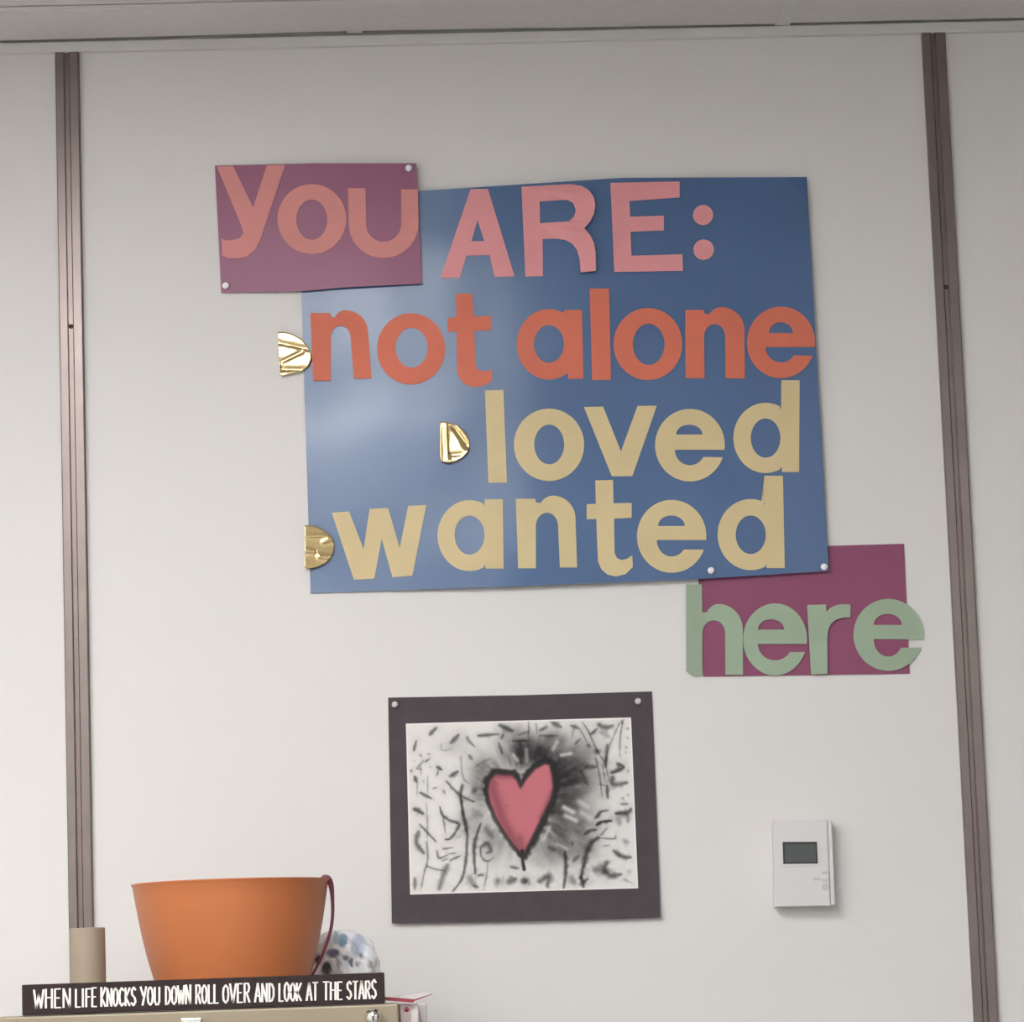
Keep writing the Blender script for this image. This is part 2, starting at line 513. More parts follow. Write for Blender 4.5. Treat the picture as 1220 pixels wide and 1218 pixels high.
letter(blue, off_blue, MT['rose'], [oval(825.7, 849.7, 244.2, 268.2, 24)], label='upper pink dot of the colon')
letter(blue, off_blue, MT['rose'], [oval(826.2, 850.6, 285.3, 309.7, 24)], label='lower pink dot of the colon')
# not alone
letter(blue, off_blue, MT['orange'], g_n(369.6, 393.5, 373, 411, 369.6, 438.5, 396, 451, 442.6, 417.5, 402, 406, 388, 394, 402, 453.5, 373, 394),
       lift=lambda x, y: 0.002 * clamp((450 - x) / 80), label='orange letter n of not')
letter(blue, off_blue, MT['orange'], g_o(449, 530.4, 373.2, 458.2, 471.3, 509.5, 390.5, 438.1), label='orange letter o of not')
letter(blue, off_blue, MT['orange'], [[(543, 350), (562.5, 350), (564, 377.2), (584.8, 376.3), (584.8, 393.3), (565, 394.6), (566.5, 436), (570, 441), (577, 442.5), (586, 440.5),
        (586.3, 453), (577, 459.5), (565.3, 461.2), (555, 458.5), (548, 452), (544.6, 441.5), (543.8, 395.3), (533.2, 395.2), (533.2, 379), (543.8, 378)]],
       label='orange letter t of not')
letter(blue, off_blue, MT['orange'], g_ad(615.7, 673.5, 693.4, 368.3, 452.2, 636, 672, 387.4, 432.3, 369.3, 451.3, 677, 695), label='orange letter a of alone')
letter(blue, off_blue, MT['orange'], [[(702.6, 343.8), (725.6, 343.8), (727.9, 452.7), (705.6, 453)]], label='orange letter l of alone')
letter(blue, off_blue, MT['orange'], g_o(731, 813, 367, 453, 754, 791.8, 385.7, 435), label='orange letter o of alone')
letter(blue, off_blue, MT['orange'], g_n(816.4, 838.5, 369.3, 859.5, 366, 886.9, 393, 450.7, 887.5, 864, 401, 852, 386, 838.9, 401, 450.7, 817, 839.3), label='orange letter n of alone')
letter(blue, off_blue, MT['orange'], g_e(890, 971, 365.4, 450.7, 916, 945, 384, 397, 413.6, (966.6, 423.4), 432, 912), label='orange letter e of alone')
# loved
letter(blue, off_blue, MT['cream'], [[(577.8, 465.3), (599.7, 464.7), (604, 575), (582, 575.4)]], label='cream letter l of loved')
letter(blue, off_blue, MT['cream'], g_o(612.3, 696, 486.9, 573.2, 636.4, 672.2, 506, 553.4), label='cream letter o of loved')
letter(blue, off_blue, MT['cream'], [[(695.7, 485), (718.5, 484.6), (739.8, 538), (759.6, 483.8), (782.6, 483.5), (753.4, 567.3), (729, 567.6)]], label='cream letter v of loved')
letter(blue, off_blue, MT['cream'], g_e(780.5, 863.6, 487.3, 573.8, 805.6, 837, 506, 517.8, 536, (860, 544.6), 554.5, 804), label='cream letter e of loved')
letter(blue, off_blue, MT['cream'], g_ad(873.8, 931, 952.7, 480, 563.8, 894.5, 929.9, 498.6, 545.5, 453.2, 562.5, 931.8, 952), label='cream letter d of loved')
# wanted
letter(blue, off_blue, MT['cream'], [[(395.3, 611), (416, 609.6), (433.2, 654.7), (440.4, 606.3), (462.4, 605.4), (476.2, 653.2), (486.3, 603), (507.8, 601.8), (491.3, 686),
        (467.6, 688), (454.7, 642), (446, 689.5), (421.7, 691)]], label='cream letter w of wanted')
letter(blue, off_blue, MT['cream'], g_ad(521.3, 577.5, 599, 596, 680.5, 541.6, 577.3, 614.5, 661, 595, 677.6, 578.5, 600), label='cream letter a of wanted')
letter(blue, off_blue, MT['cream'], g_n(614.5, 637.7, 594.4, 659, 590.7, 685.6, 618, 676.2, 687.6, 665, 627, 651, 611, 638.3, 627, 677.2, 617.4, 638.5), label='cream letter n of wanted')
letter(blue, off_blue, MT['cream'], [[(709.3, 572.5), (730.2, 572), (731, 599.8), (752.5, 599.3), (752.5, 617), (731.5, 618), (732.2, 659), (735, 665), (740.5, 667.5), (747, 666),
        (753.3, 661.7), (754, 675.7), (745.5, 684), (734.3, 687), (724, 684.8), (716.5, 678.5), (712.5, 669), (710.4, 618.3), (699, 618.8), (699, 601), (709.9, 600.4)]],
       label='cream letter t of wanted')
letter(blue, off_blue, MT['cream'], g_e(758.9, 841.6, 595.7, 682.6, 784, 816, 614.3, 626.9, 643.6, (838.3, 654.8), 663.3, 782.5), label='cream letter e of wanted')
letter(blue, off_blue, MT['cream'], g_ad(855, 910.8, 932.8, 594.8, 679.5, 876.5, 912.5, 614.3, 660.3, 567, 677, 913.4, 935), label='cream letter d of wanted')
# here
hcurl = lambda x, y: 0.0008 + 0.004 * clamp((838 - x) / 22)
hl = g_n(817.3, 836.2, 722, 856, 719.7, 885, 750, 804.2, 885.3, 864, 754, 850, 739.5, 836.8, 752, 805, 826, 836.8, h=696.3)
hl[0] = hl[0] + [(817.6, 799)]
letter(here, off_here, MT['sage'], hl, lift=hcurl, label='green letter h, its stem curling off the board')
letter(here, off_here, MT['sage'], g_e(885.3, 961.6, 719, 805, 903, 934.3, 738, 750.4, 767.5, (959.4, 777), 787, 903), lift=lambda x, y: 0.0014, label='first green letter e of here')
letter(here, off_here, MT['sage'], [[(961.6, 721), (984.3, 720.3), (984.6, 729), (989, 724.5), (996, 721.3), (1004, 720), (1013.3, 720.4), (1013.2, 736), (1004, 736), (996, 738.5), (990, 743.5),
        (986.6, 751), (985.6, 762), (986, 803.2), (966.4, 803.8)]], lift=lambda x, y: 0.0026, label='green letter r of here')
letter(here, off_here, MT['sage'], g_e(1016.8, 1099.8, 713.6, 799.5, 1041, 1074.5, 731.7, 744.8, 761.8, (1098.2, 772), 782.5, 1041), lift=lambda x, y: 0.0008, label='last green letter e, overhanging the board\'s edge')

# ------------------------------------------------------------------ push pins
def pin(px, py, off, r, m, label):
    c = P(px, py, WF - off)
    root = empty('push_pin', c)
    tag(root, label, 'push pin', 'push pins')
    v, f = lathe_vf([(r * 0.55, 0.0), (r * 0.6, 0.0012), (r * 0.92, 0.002), (r, 0.0034), (r * 0.9, 0.0050), (r * 0.55, 0.0062), (r * 0.1, 0.0066)], c, 'Y', 24)
    mesh('head', v, f, m, root, smooth=True)
pin(487, 201, off_you(487, 201) , 0.0050, MT['pin'], 'white push pin in the top right corner of the plum you board')
pin(269, 341, off_you(269, 341), 0.0050, MT['pin'], 'white push pin in the bottom left corner of the plum you board')
pin(847, 680.3, off_blue(847, 680), 0.0050, MT['pin'], 'white push pin between the letters e and d at the blue board\'s bottom edge')
pin(981.5, 676, off_blue(981, 676), 0.0050, MT['pin'], 'white push pin in the bottom right corner of the blue board')

# ------------------------------------------------------------------ heart drawing on a charcoal mat
off_mat = lambda px, py: 0.0022 + 0.006 * clamp((py - 830) / 270) ** 2
hd = empty('heart_drawing', P(466.7, 1100.6, WF))
tag(hd, 'charcoal drawing of a pink heart pinned up on a dark paper mat', 'drawing')
sheet('mat_board', [(0, 462.4, 831.4), (0.5, 620, 828.5), (1, 776.7, 824)], [(0, 466.8, 1100.6), (0.72, 692, 1096.3), (1, 787, 1093.6)], off_mat, 0.0006, MT['mat_black'], hd)
SQ = [(483.6, 862.4), (751.8, 855.0), (760.3, 1058.7), (488.6, 1066.2)]
NX, NY = 404, 308
uu, vv = np.meshgrid(np.linspace(0, 1, NX), np.linspace(0, 1, NY))
def bil(k):
    return (SQ[0][k] * (1 - uu) + SQ[1][k] * uu) * (1 - vv) + (SQ[3][k] * (1 - uu) + SQ[2][k] * uu) * vv
GX, GY = bil(0), bil(1)

def seg_dist(X, Y, pts):
    d = np.full(X.shape, 1e9)
    if len(pts) == 1:
        return np.hypot(X - pts[0][0], Y - pts[0][1])
    for (x0, y0), (x1, y1) in zip(pts, pts[1:]):
        dx, dy = x1 - x0, y1 - y0
        t = np.clip(((X - x0) * dx + (Y - y0) * dy) / (dx * dx + dy * dy + 1e-9), 0, 1)
        d = np.minimum(d, np.hypot(X - x0 - t * dx, Y - y0 - t * dy))
    return d

rng = np.random.RandomState(3)
def vnoise(X, Y, s, seed):
    r = np.random.RandomState(seed).rand(128, 128)
    x, y = X * s, Y * s
    xi, yi = np.floor(x).astype(int), np.floor(y).astype(int)
    fx, fy = x - xi, y - yi
    fx, fy = fx * fx * (3 - 2 * fx), fy * fy * (3 - 2 * fy)
    g = lambda a, b: r[a % 128, b % 128]
    return (g(xi, yi) * (1 - fx) + g(xi + 1, yi) * fx) * (1 - fy) + (g(xi, yi + 1) * (1 - fx) + g(xi + 1, yi + 1) * fx) * fy

dark = np.zeros(GX.shape)
def seg_dist_t(X, Y, pts):
    d = np.full(X.shape, 1e9); tt = np.zeros(X.shape)
    n = max(1, len(pts) - 1)
    if len(pts) == 1:
        return np.hypot(X - pts[0][0], Y - pts[0][1]), tt + 0.5
    for i, ((x0, y0), (x1, y1)) in enumerate(zip(pts, pts[1:])):
        dx, dy = x1 - x0, y1 - y0
        t = np.clip(((X - x0) * dx + (Y - y0) * dy) / (dx * dx + dy * dy + 1e-9), 0, 1)
        q = np.hypot(X - x0 - t * dx, Y - y0 - t * dy)
        tt = np.where(q < d, (i + t) / n, tt)
        d = np.minimum(d, q)
    return d, tt
rough = vnoise(GX, GY, 0.22, 11)
fine = vnoise(GX + 31, GY, 0.7, 12)
def ink(pts, w, d=0.75, soft=0.5):
    global dark
    r = w / 2 * 1.18
    if len(pts) > 2:                                  # ease the corners of long strokes
        pts = [p[:2] for p in spline2(pts, 5)]
    q, tt = seg_dist_t(GX, GY, pts)
    taper = 0.55 + 0.55 * np.sin(np.pi * np.clip(tt * 0.86 + 0.12, 0, 1))
    rr = r * taper * (0.72 + 0.56 * rough)
    s_ = 0.9 + soft * 0.5
    a = np.clip((rr * (1 + s_ * 0.55) - q) / (rr * 1.5 * s_ + 0.45), 0, 1)
    a = a * a * (3 - 2 * a) * d * (0.88 + 0.2 * fine)
    b = np.exp(-(q / (r * 2.3 + 1.0)) ** 2) * d * 0.10 * (0.4 + rough)      # rubbed charcoal dust round the stroke
    dark = 1 - (1 - dark) * (1 - np.clip(a, 0, 0.95)) * (1 - b)
def spline2(pp, n):
    out = []
    for i in range(len(pp) - 1):
        p0, p1, p2, p3 = pp[max(i - 1, 0)], pp[i], pp[i + 1], pp[min(i + 2, len(pp) - 1)]
        for k in range(n):
            t = k / n
            out.append(tuple(0.5 * ((2 * p1[j]) + (-p0[j] + p2[j]) * t + (2 * p0[j] - 5 * p1[j] + 4 * p2[j] - p3[j]) * t * t + (-p0[j] + 3 * p1[j] - 3 * p2[j] + p3[j]) * t ** 3) for j in range(2)))
    out.append(tuple(pp[-1]))
    return out

def crop(ox, oy, s, strokes):
    for st in strokes:
        pts, w = st[0], st[1]
        d = st[2] if len(st) > 2 else 0.75
        so = st[3] if len(st) > 3 else 0.5
        ink([(ox + x / s, oy + y / s) for x, y in pts], w / s, d, so)

# soft charcoal halo round the heart
def blob(cx, cy, rx, ry, d, p=1.0):
    global dark
    e = np.exp(-(((GX - cx) / rx) ** 2 + ((GY - cy) / ry) ** 2) ** p)
    ang = np.arctan2(GY - 950, GX - 618)
    rad = np.hypot(GX - 618, GY - 950)
    stre = 0.50 + 0.55 * vnoise(ang * 11 + 40, rad * 0.07, 1.0, 5) + 0.25 * vnoise(ang * 17 + 90, rad * 0.10, 1.0, 6)
    dark = 1 - (1 - dark) * (1 - np.clip(e * d * stre * 0.86, 0, 0.9))
for b in ((677, 935, 26, 36, 0.95), (664, 985, 30, 30, 0.8), (640, 898, 34, 17, 0.95), (690, 915, 24, 34, 0.55), (688, 985, 22, 34, 0.5), (584, 915, 22, 16, 0.6), (572, 940, 14, 26, 0.6),
          (650, 1016, 34, 16, 0.55), (592, 1000, 20, 26, 0.5), (610, 878, 16, 14, 0.45), (655, 880, 16, 10, 0.6), (700, 1010, 16, 14, 0.3), (545, 890, 26, 14, 0.16), (560, 985, 16, 20, 0.35),
          (624, 902, 17, 15, 1.1), (646, 897, 15, 12, 1.0), (668, 922, 17, 24, 1.0), (672, 955, 15, 20, 0.8), (626, 886, 12, 14, 0.6)):
    blob(*b)
crop(480, 840, 8.12, [
    ([(260, 290), (320, 225)], 38, .7), ([(460, 370), (540, 290)], 38, .7), ([(105, 440), (130, 350)], 26, .75), ([(730, 300), (930, 285)], 28, .75), ([(940, 200), (1060, 250)], 48, .8),
    ([(220, 550), (260, 520)], 20), ([(130, 620), (200, 540)], 13, .6), ([(330, 600), (380, 630)], 34, .8), ([(340, 640), (330, 690)], 14), ([(460, 690), (530, 645)], 46, .8),
    ([(115, 700), (130, 740)], 36, .8), ([(140, 740), (135, 870)], 16, .45), ([(170, 850), (280, 910)], 24), ([(240, 680), (240, 850)], 12, .4), ([(290, 810), (330, 800)], 20, .5),
    ([(110, 1010), (190, 1050)], 42, .85), ([(230, 950), (235, 1150)], 12, .4), ([(420, 740), (550, 870), (690, 940)], 26, .7), ([(575, 780), (560, 870), (580, 1050), (610, 1218)], 30, .8),
    ([(390, 830), (410, 860)], 20, .5), ([(620, 310), (640, 350), (690, 400)], 26, .55), ([(640, 490), (670, 530)], 30, .6), ([(560, 500), (580, 700), (640, 760)], 18, .4),
    ([(930, 370), (960, 470)], 28, .7), ([(970, 290), (950, 330)], 28, .6), ([(1070, 350), (1218, 350)], 30, .8), ([(1140, 380), (1140, 560)], 44, .8), ([(370, 380), (380, 440), (470, 430)], 12, .35),
    ([(690, 830)], 55, .7), ([(170, 480), (180, 500)], 16, .5), ([(240, 475), (260, 480)], 14, .5), ([(80, 640)], 20, .6), ([(170, 600), (175, 670)], 12, .6), ([(130, 620), (185, 625)], 14, .6),
    ([(110, 545)], 14, .35), ([(200, 740)], 16, .35), ([(265, 600)], 14, .3), ([(1120, 290), (1218, 260)], 22, .5), ([(700, 600), (800, 540), (860, 520)], 20, .35)])
crop(480, 950, 8.12, [
    ([(360, 100), (380, 170), (440, 220), (540, 260), (520, 320), (460, 400), (410, 410)], 26, .85), ([(390, 190), (410, 340)], 18, .6),
    ([(560, 0), (580, 130), (620, 300), (615, 560), (590, 720), (560, 810), (480, 915)], 26, .8), ([(750, 260), (700, 420), (690, 560), (700, 740)], 32, .85),
    ([(150, 340), (130, 440), (200, 540)], 46, .75, .9), ([(160, 260), (320, 430)], 22, .75), ([(230, 430), (240, 600), (205, 740), (175, 890)], 17, .6), ([(240, 200), (235, 450)], 12, .4),
    ([(330, 520), (350, 590), (430, 560)], 17, .7), ([(390, 500), (480, 490)], 18, .65), ([(380, 620), (440, 590)], 16, .6), ([(440, 550), (520, 540)], 14, .6), ([(460, 610), (550, 570)], 20, .75),
    ([(230, 670), (330, 700), (410, 710)], 16, .5), ([(430, 660), (390, 760), (350, 890)], 48, .6, .9), ([(115, 790), (115, 890)], 34, .7, .9), ([(770, 470), (820, 450), (850, 520), (810, 540)], 38, .7, .8),
    ([(750, 480), (760, 580), (820, 620), (880, 580)], 17, .7), ([(820, 640), (810, 760), (780, 900)], 15, .45), ([(650, 780), (690, 860)], 70, .5, 1.0), ([(730, 760), (780, 750)], 26, .7),
    ([(690, 860), (730, 870)], 26, .6), ([(920, 810)], 60, .7, .9), ([(1030, 820), (1090, 790)], 62, .75, .8), ([(1050, 680), (1120, 690)], 34, .65), ([(1190, 810)], 56, .65, .8),
    ([(560, 380), (500, 400)], 30, .18, 1), ([(690, 140), (760, 180)], 70, .35, 1), ([(800, 300), (860, 380)], 60, .5, 1)])
crop(620, 840, 8.12, [
    ([(80, 150), (80, 330)], 16, .6), ([(190, 250), (260, 210)], 24, .7), ([(310, 170), (390, 210)], 44, .75, .8), ([(150, 180), (160, 280)], 18, .4), ([(490, 200), (570, 230)], 34, .6),
    ([(530, 380), (580, 330)], 20, .6), ([(600, 170), (660, 260), (740, 440), (830, 580)], 18, .6), ([(580, 240), (660, 390)], 14, .55), ([(680, 290), (740, 230)], 24, .75),
    ([(760, 190), (830, 220), (890, 200)], 46, .75, .7), ([(860, 310), (780, 270)], 50, .3, 1), ([(740, 450)], 44, .8), ([(660, 390)], 34, .7), ([(1000, 140), (970, 280), (960, 500)], 16, .55),
    ([(960, 180), (860, 400), (830, 580), (850, 700), (830, 780)], 18, .5), ([(840, 390), (820, 600)], 30, .75), ([(730, 520), (760, 650), (790, 880)], 18, .6), ([(790, 580), (830, 760)], 15, .55),
    ([(840, 780), (845, 900)], 28, .8), ([(940, 570), (1000, 600)], 42, .9), ([(880, 660), (1000, 610)], 40, .85), ([(890, 700), (900, 770), (1030, 755)], 48, .75, .8),
    ([(1035, 230)], 22, .4), ([(1035, 320)], 22, .4), ([(1025, 410)], 22, .45), ([(1020, 460)], 18, .4), ([(1040, 640)], 20, .4), ([(1040, 870)], 22, .35), ([(990, 905)], 26, .4), ([(970, 960), (1050, 960)], 22, .55),
    ([(930, 1050), (1040, 1040), (1070, 1010)], 42, .85), ([(940, 1070), (960, 1150)], 60, .45, 1), ([(1040, 1060), (1040, 1130)], 44, .5, 1), ([(720, 1100), (770, 1040), (850, 1020)], 22, .75),
    ([(740, 1160), (800, 1130), (880, 1120)], 28, .8), ([(580, 640), (650, 770)], 40, .55), ([(620, 600), (730, 600)], 44, .7, .7), ([(520, 200), (500, 320)], 24, .3), ([(190, 300), (360, 300)], 24, .6),
    ([(980, 160), (985, 190)], 26, .7), ([(760, 770), (850, 790)], 20, .5)])
crop(620, 950, 7.176, [
    ([(655, 180), (690, 130)], 18, .7), ([(650, 235), (700, 210), (780, 205)], 26, .85), ([(545, 320), (600, 285), (650, 280)], 28, .8), ([(690, 320), (740, 270)], 18, .6),
    ([(660, 350), (600, 400), (560, 500), (520, 690)], 44, .9), ([(670, 350), (800, 355), (815, 325)], 15, .6), ([(700, 420), (760, 410)], 14, .45), ([(800, 460), (870, 510), (945, 515)], 34, .8),
    ([(900, 380)], 44, .5, .8), ([(740, 560), (720, 620), (780, 670), (860, 660)], 48, .8, .8), ([(640, 620), (720, 630)], 70, .6, 1), ([(380, 470), (390, 600), (370, 780)], 30, .85), ([(450, 550), (500, 500)], 26, .6),
    ([(520, 690), (540, 770)], 40, .9), ([(440, 690), (470, 740)], 55, .5, 1), ([(540, 730), (575, 700)], 30, .8), ([(40, 720)], 56, .75, .8), ([(170, 720), (240, 680), (230, 760)], 56, .75, .8),
    ([(880, 700), (960, 740)], 16, .3), ([(300, 450), (240, 430)], 34, .45), ([(440, 390), (450, 410)], 24, .5), ([(930, 640)], 30, .25, 1)])
# lighter finger drags through the halo on the right
for pts, w, a in (([(672, 962), (683, 968)], 5, .75), ([(674, 972), (686, 978)], 5, .7), ([(690, 955), (700, 962)], 6, .5), ([(693, 968), (703, 975)], 6, .5), ([(648, 1000), (655, 986)], 3, .5),
                  ([(664, 1006), (676, 1012)], 3, .35), ([(669, 900), (680, 898)], 4, .7), ([(659, 893), (664, 884)], 4, .5), ([(612, 900), (616, 906)], 4, .6), ([(627, 893), (628, 907)], 4, .4)):
    q = seg_dist(GX, GY, pts)
    dark *= 1 - a * np.exp(-(q / w * 1.7) ** 2)
dark = np.clip(dark * (0.95 + 0.09 * vnoise(GX, GY, 0.3, 9)) + 0.03 * vnoise(GX, GY, 0.11, 19) ** 2, 0, 0.97)
# the heart itself
hp = [(594, 425), (620, 385), (650, 350), (690, 328), (710, 333), (721, 375), (726, 420), (715, 470), (690, 520), (655, 590), (625, 650), (604, 690), (570, 655), (532, 600), (497, 540), (473, 480), (464, 435), (471, 395), (495, 368), (530, 372), (562, 372), (580, 395)]
hp = [(440 + x / 3.297, 810 + y / 3.297) for x, y in hp]
inside = np.zeros(GX.shape, bool)
for (xa, ya), (xb, yb) in zip(hp, hp[1:] + hp[:1]):
    cond = ((ya > GY) != (yb > GY)) & (GX < (xb - xa) * (GY - ya) / (yb - ya + 1e-12) + xa)
    inside ^= cond
dh = seg_dist(GX, GY, hp + hp[:1])
sd = np.where(inside, -dh, dh)
lowleft = np.clip((GY - 945) / 30, 0, 1) * np.clip((622 - GX) / 12, 0, 1)
lw = (4.4 + 1.6 * np.clip((GX - 632) / 12, 0, 1) - 1.5 * lowleft) * (0.75 + 0.5 * rough)
line = np.clip((lw * 1.4 - np.abs(sd - lw * 0.6)) / (lw * 1.25), 0, 1)
line = line * line * (3 - 2 * line) * (0.93 - 0.16 * lowleft)
dark = 1 - (1 - np.where(sd < -0.5, 0, dark)) * (1 - np.where(sd > -2.5, line, 0))
q = seg_dist(GX, GY, [(622, 1014), (623, 1028), (624.5, 1036)])
dark = np.maximum(dark, np.clip((3.2 - q) / 2.0, 0, 1) * 0.92)
fill = np.clip((-sd + 2.6) / 2.6, 0, 1)
shade = np.zeros(GX.shape)
for pts, w, a in (([(584, 928), (590, 950), (600, 980), (618, 1012)], 9, .55), ([(588, 924), (598, 924), (612, 924)], 6, .6), ([(587, 930), (590, 935)], 6, .5), ([(597, 957), (604, 961)], 3, .3),
                  ([(659, 915), (660, 940), (645, 975)], 5, .45), ([(618, 1000), (622, 1016)], 9, .5)):
    q = seg_dist(GX, GY, pts)
    shade = np.maximum(shade, a * np.exp(-(q / w * 1.25) ** 2))
paper = np.array([0.82, 0.805, 0.785]); black = np.array([0.026, 0.025, 0.026]); red = np.array([0.58, 0.185, 0.215]); wine = np.array([0.13, 0.035, 0.055])
redc = red[None, None] * (1 - shade[..., None]) + wine[None, None] * shade[..., None]
base = paper[None, None] * (1 - fill[..., None]) + redc * fill[..., None]
g_ = 1 / 1.9
colr = (base ** g_ * (1 - dark[..., None]) + black[None, None] ** g_ * dark[..., None]) ** 1.9
# white border of the sheet
brd = np.minimum(np.minimum(uu, 1 - uu) * 270, np.minimum(vv, 1 - vv) * 205)
k = np.clip((2.6 - brd) / 1.2, 0, 1)[..., None] * np.where(vv > 0.97, 0.6, 0.85)[..., None]
colr = colr * (1 - k) + paper[None, None] * 1.06 * k
pts = []
for px, py in zip(GX.ravel(), GY.ravel()):
    pts.append(P(px, py, WF - off_mat(px, py) - 0.0011))
idx = np.arange(NX * NY).reshape(NY, NX)
quads = np.stack([idx[:-1, :-1], idx[1:, :-1], idx[1:, 1:], idx[:-1, 1:]], -1).reshape(-1, 4)
nf = len(pts)
rim = list(idx[0, :]) + list(idx[1:, -1]) + list(idx[-1, -2::-1]) + list(idx[-2:0:-1, 0])
rim = [int(i) for i in rim]
bkv = [pts[i] + Vector((0, 0.0009, 0)) for i in rim]
fs = quads.tolist()
nr = len(rim)
for i in range(nr):
    j = (i + 1) % nr
    fs.append((rim[i], rim[j], nf + j, nf + i))
MT['drawing'] = attr_mat('charcoal_drawing', 0.85, 0.2)
ds = mesh('drawing_sheet', pts + bkv, fs, MT['drawing'], hd)
ds['label'] = 'white sheet with smudged charcoal strokes around a pink heart'
at = ds.data.color_attributes.new('ink', 'FLOAT_COLOR', 'POINT')
buf = np.ones((nf + nr, 4), np.float32)
buf[:nf, :3] = colr.reshape(-1, 3)
buf[nf:, :3] = paper
at.data.foreach_set('color', buf.ravel())
pin(470.5, 840, off_mat(470, 840), 0.0046, MT['clearpin'], 'grey push pin in the top left corner of the heart drawing\'s mat')
pin(760, 836, off_mat(760, 836), 0.0046, MT['clearpin'], 'glinting push pin in the top right corner of the heart drawing\'s mat')

# ------------------------------------------------------------------ gold foil half discs
def foil(poly, creases, off, label, seed, base=lambda x, y: 0.0025, ripple=0.00008):
    """crumpled foil cut-out: a fine grid clipped to the D outline; creases = (x0,y0,x1,y1,height,width) ridges in pixels"""
    xs = [p[0] for p in poly]; ys = [p[1] for p in poly]
    x0, x1, y0, y1 = min(xs), max(xs), min(ys), max(ys)
    cx, cy = x0 + 0.35 * (x1 - x0), (y0 + y1) / 2
    n, rings = 56, 14
    per = []
    L = [0]
    cl = poly + poly[:1]
    for a, b in zip(cl, cl[1:]):
        L.append(L[-1] + math.hypot(b[0] - a[0], b[1] - a[1]))
    for i in range(n):
        s = L[-1] * i / n
        for k in range(len(poly)):
            if L[k] <= s <= L[k + 1]:
                t = (s - L[k]) / (L[k + 1] - L[k])
                per.append((cl[k][0] + (cl[k + 1][0] - cl[k][0]) * t, cl[k][1] + (cl[k + 1][1] - cl[k][1]) * t)); break
    rnd = random.Random(seed)
    ph = [(rnd.uniform(0, 6.28), rnd.uniform(0.12, 0.3), rnd.uniform(0, 3.14)) for _ in range(3)]
    def height(x, y):
        h = base(x, y)
        for a, b, c, d, hh, w in creases:
            dx, dy = c - a, d - b
            t = clamp(((x - a) * dx + (y - b) * dy) / (dx * dx + dy * dy))
            q = math.hypot(x - a - t * dx, y - b - t * dy)
            h += hh * math.exp(-(q / w) ** 2)
        for p, fq, an in ph:
            h += ripple * math.sin((x * math.cos(an) + y * math.sin(an)) * fq + p)
        return max(h, 0.0003)
    def pt(x, y):
        return P(x, y, WF - (off(x, y) if callable(off) else off) - height(x, y))
    fr = [pt(cx, cy)]
    for r in range(1, rings + 1):
        for (x, y) in per:
            t = r / rings
            fr.append(pt(cx + (x - cx) * t, cy + (y - cy) * t))
    fs = [(0, 1 + (i + 1) % n, 1 + i) for i in range(n)]
    for r in range(rings - 1):
        for i in range(n):
            a, b = 1 + r * n + i, 1 + r * n + (i + 1) % n
            fs.append((a, b, b + n, a + n))
    N = len(fr)
    bk = [p + Vector((0, 0.0002, 0)) for p in fr]
    fs += [tuple(N + k for k in reversed(q)) for q in fs]
    o_ = 1 + (rings - 1) * n
    fs += [(o_ + i, o_ + (i + 1) % n, N + o_ + (i + 1) % n, N + o_ + i) for i in range(n)]
    c0 = P(cx, cy, WF - (off(cx, cy) if callable(off) else off))
    o = mesh('foil_half_disc', fr + bk, fs, MT['gold'], loc=c0, smooth=True, recalc=True)
    tag(o, label, 'foil cutout', 'gold foil half discs')
D1 = [(331, 396), (338, 395.5), (348, 398), (358, 403.5), (366, 411.5), (371, 421), (371.5, 428), (368, 436), (361, 442), (352, 444.5), (343, 446), (337, 449), (333.5, 447), (333.5, 440), (332, 420)]
off_edge = lambda x, y: 0.0036 + max(0.0, off_blue(x, y) - 0.0026) if x > 360 else 0.0036
foil(D1, [(331, 408, 368, 416, -0.0024, 1.8), (360, 419, 338, 430, -0.0020, 2.0), (335, 440, 362, 440.5, -0.0022, 2.2), (335, 430, 336, 440, -0.0016, 2.0)],
     0.0040, 'crumpled gold foil half disc left of the word not, on the blue board\'s left edge', 1, lambda x, y: 0.0035)
D2 = [(524.5, 503), (531, 502.5), (543, 506), (553, 513), (559, 524), (560, 532), (557, 540), (551, 545.5), (544, 549.5), (535, 552), (526, 550.5), (524.5, 546)]
foil(D2, [(531, 503, 533, 551, 0.0022, 2.2), (540, 508, 557, 532, -0.0022, 2.2), (538, 542, 549, 541, -0.0016, 2.0)],
     lambda x, y: off_blue(536, 527) + 0.001, 'crumpled gold foil half disc left of the word loved, wholly on the blue board', 2,
     lambda x, y: 0.0030 + 0.000075 * max(0.0, x - 531) - (0.00016 * max(0.0, (x - 545) + 0.45 * (527 - y) - 2) if y < 535 else 0) + 0.00012 * max(0.0, 531 - x))
D3 = [(363, 626), (375, 626.5), (386, 631.5), (394, 638.5), (398.5, 646.5), (398.5, 655), (395, 664), (388.5, 671), (378, 676), (369, 678), (363, 677)]
foil(D3, [(363, 638.5, 390, 638.5, 0.0014, 2.2), (363, 656, 374, 657, 0.0016, 2.4), (386, 645.5, 398, 641, 0.0018, 2.4), (380, 663, 392, 664, 0.0016, 2.4)],
     lambda x, y: off_blue(390, 650) + 0.0006, 'dull gold foil half disc left of the word wanted, over the blue board\'s left edge', 3,
     lambda x, y: 0.0024 + 0.00013 * (398 - x), 0.00003)

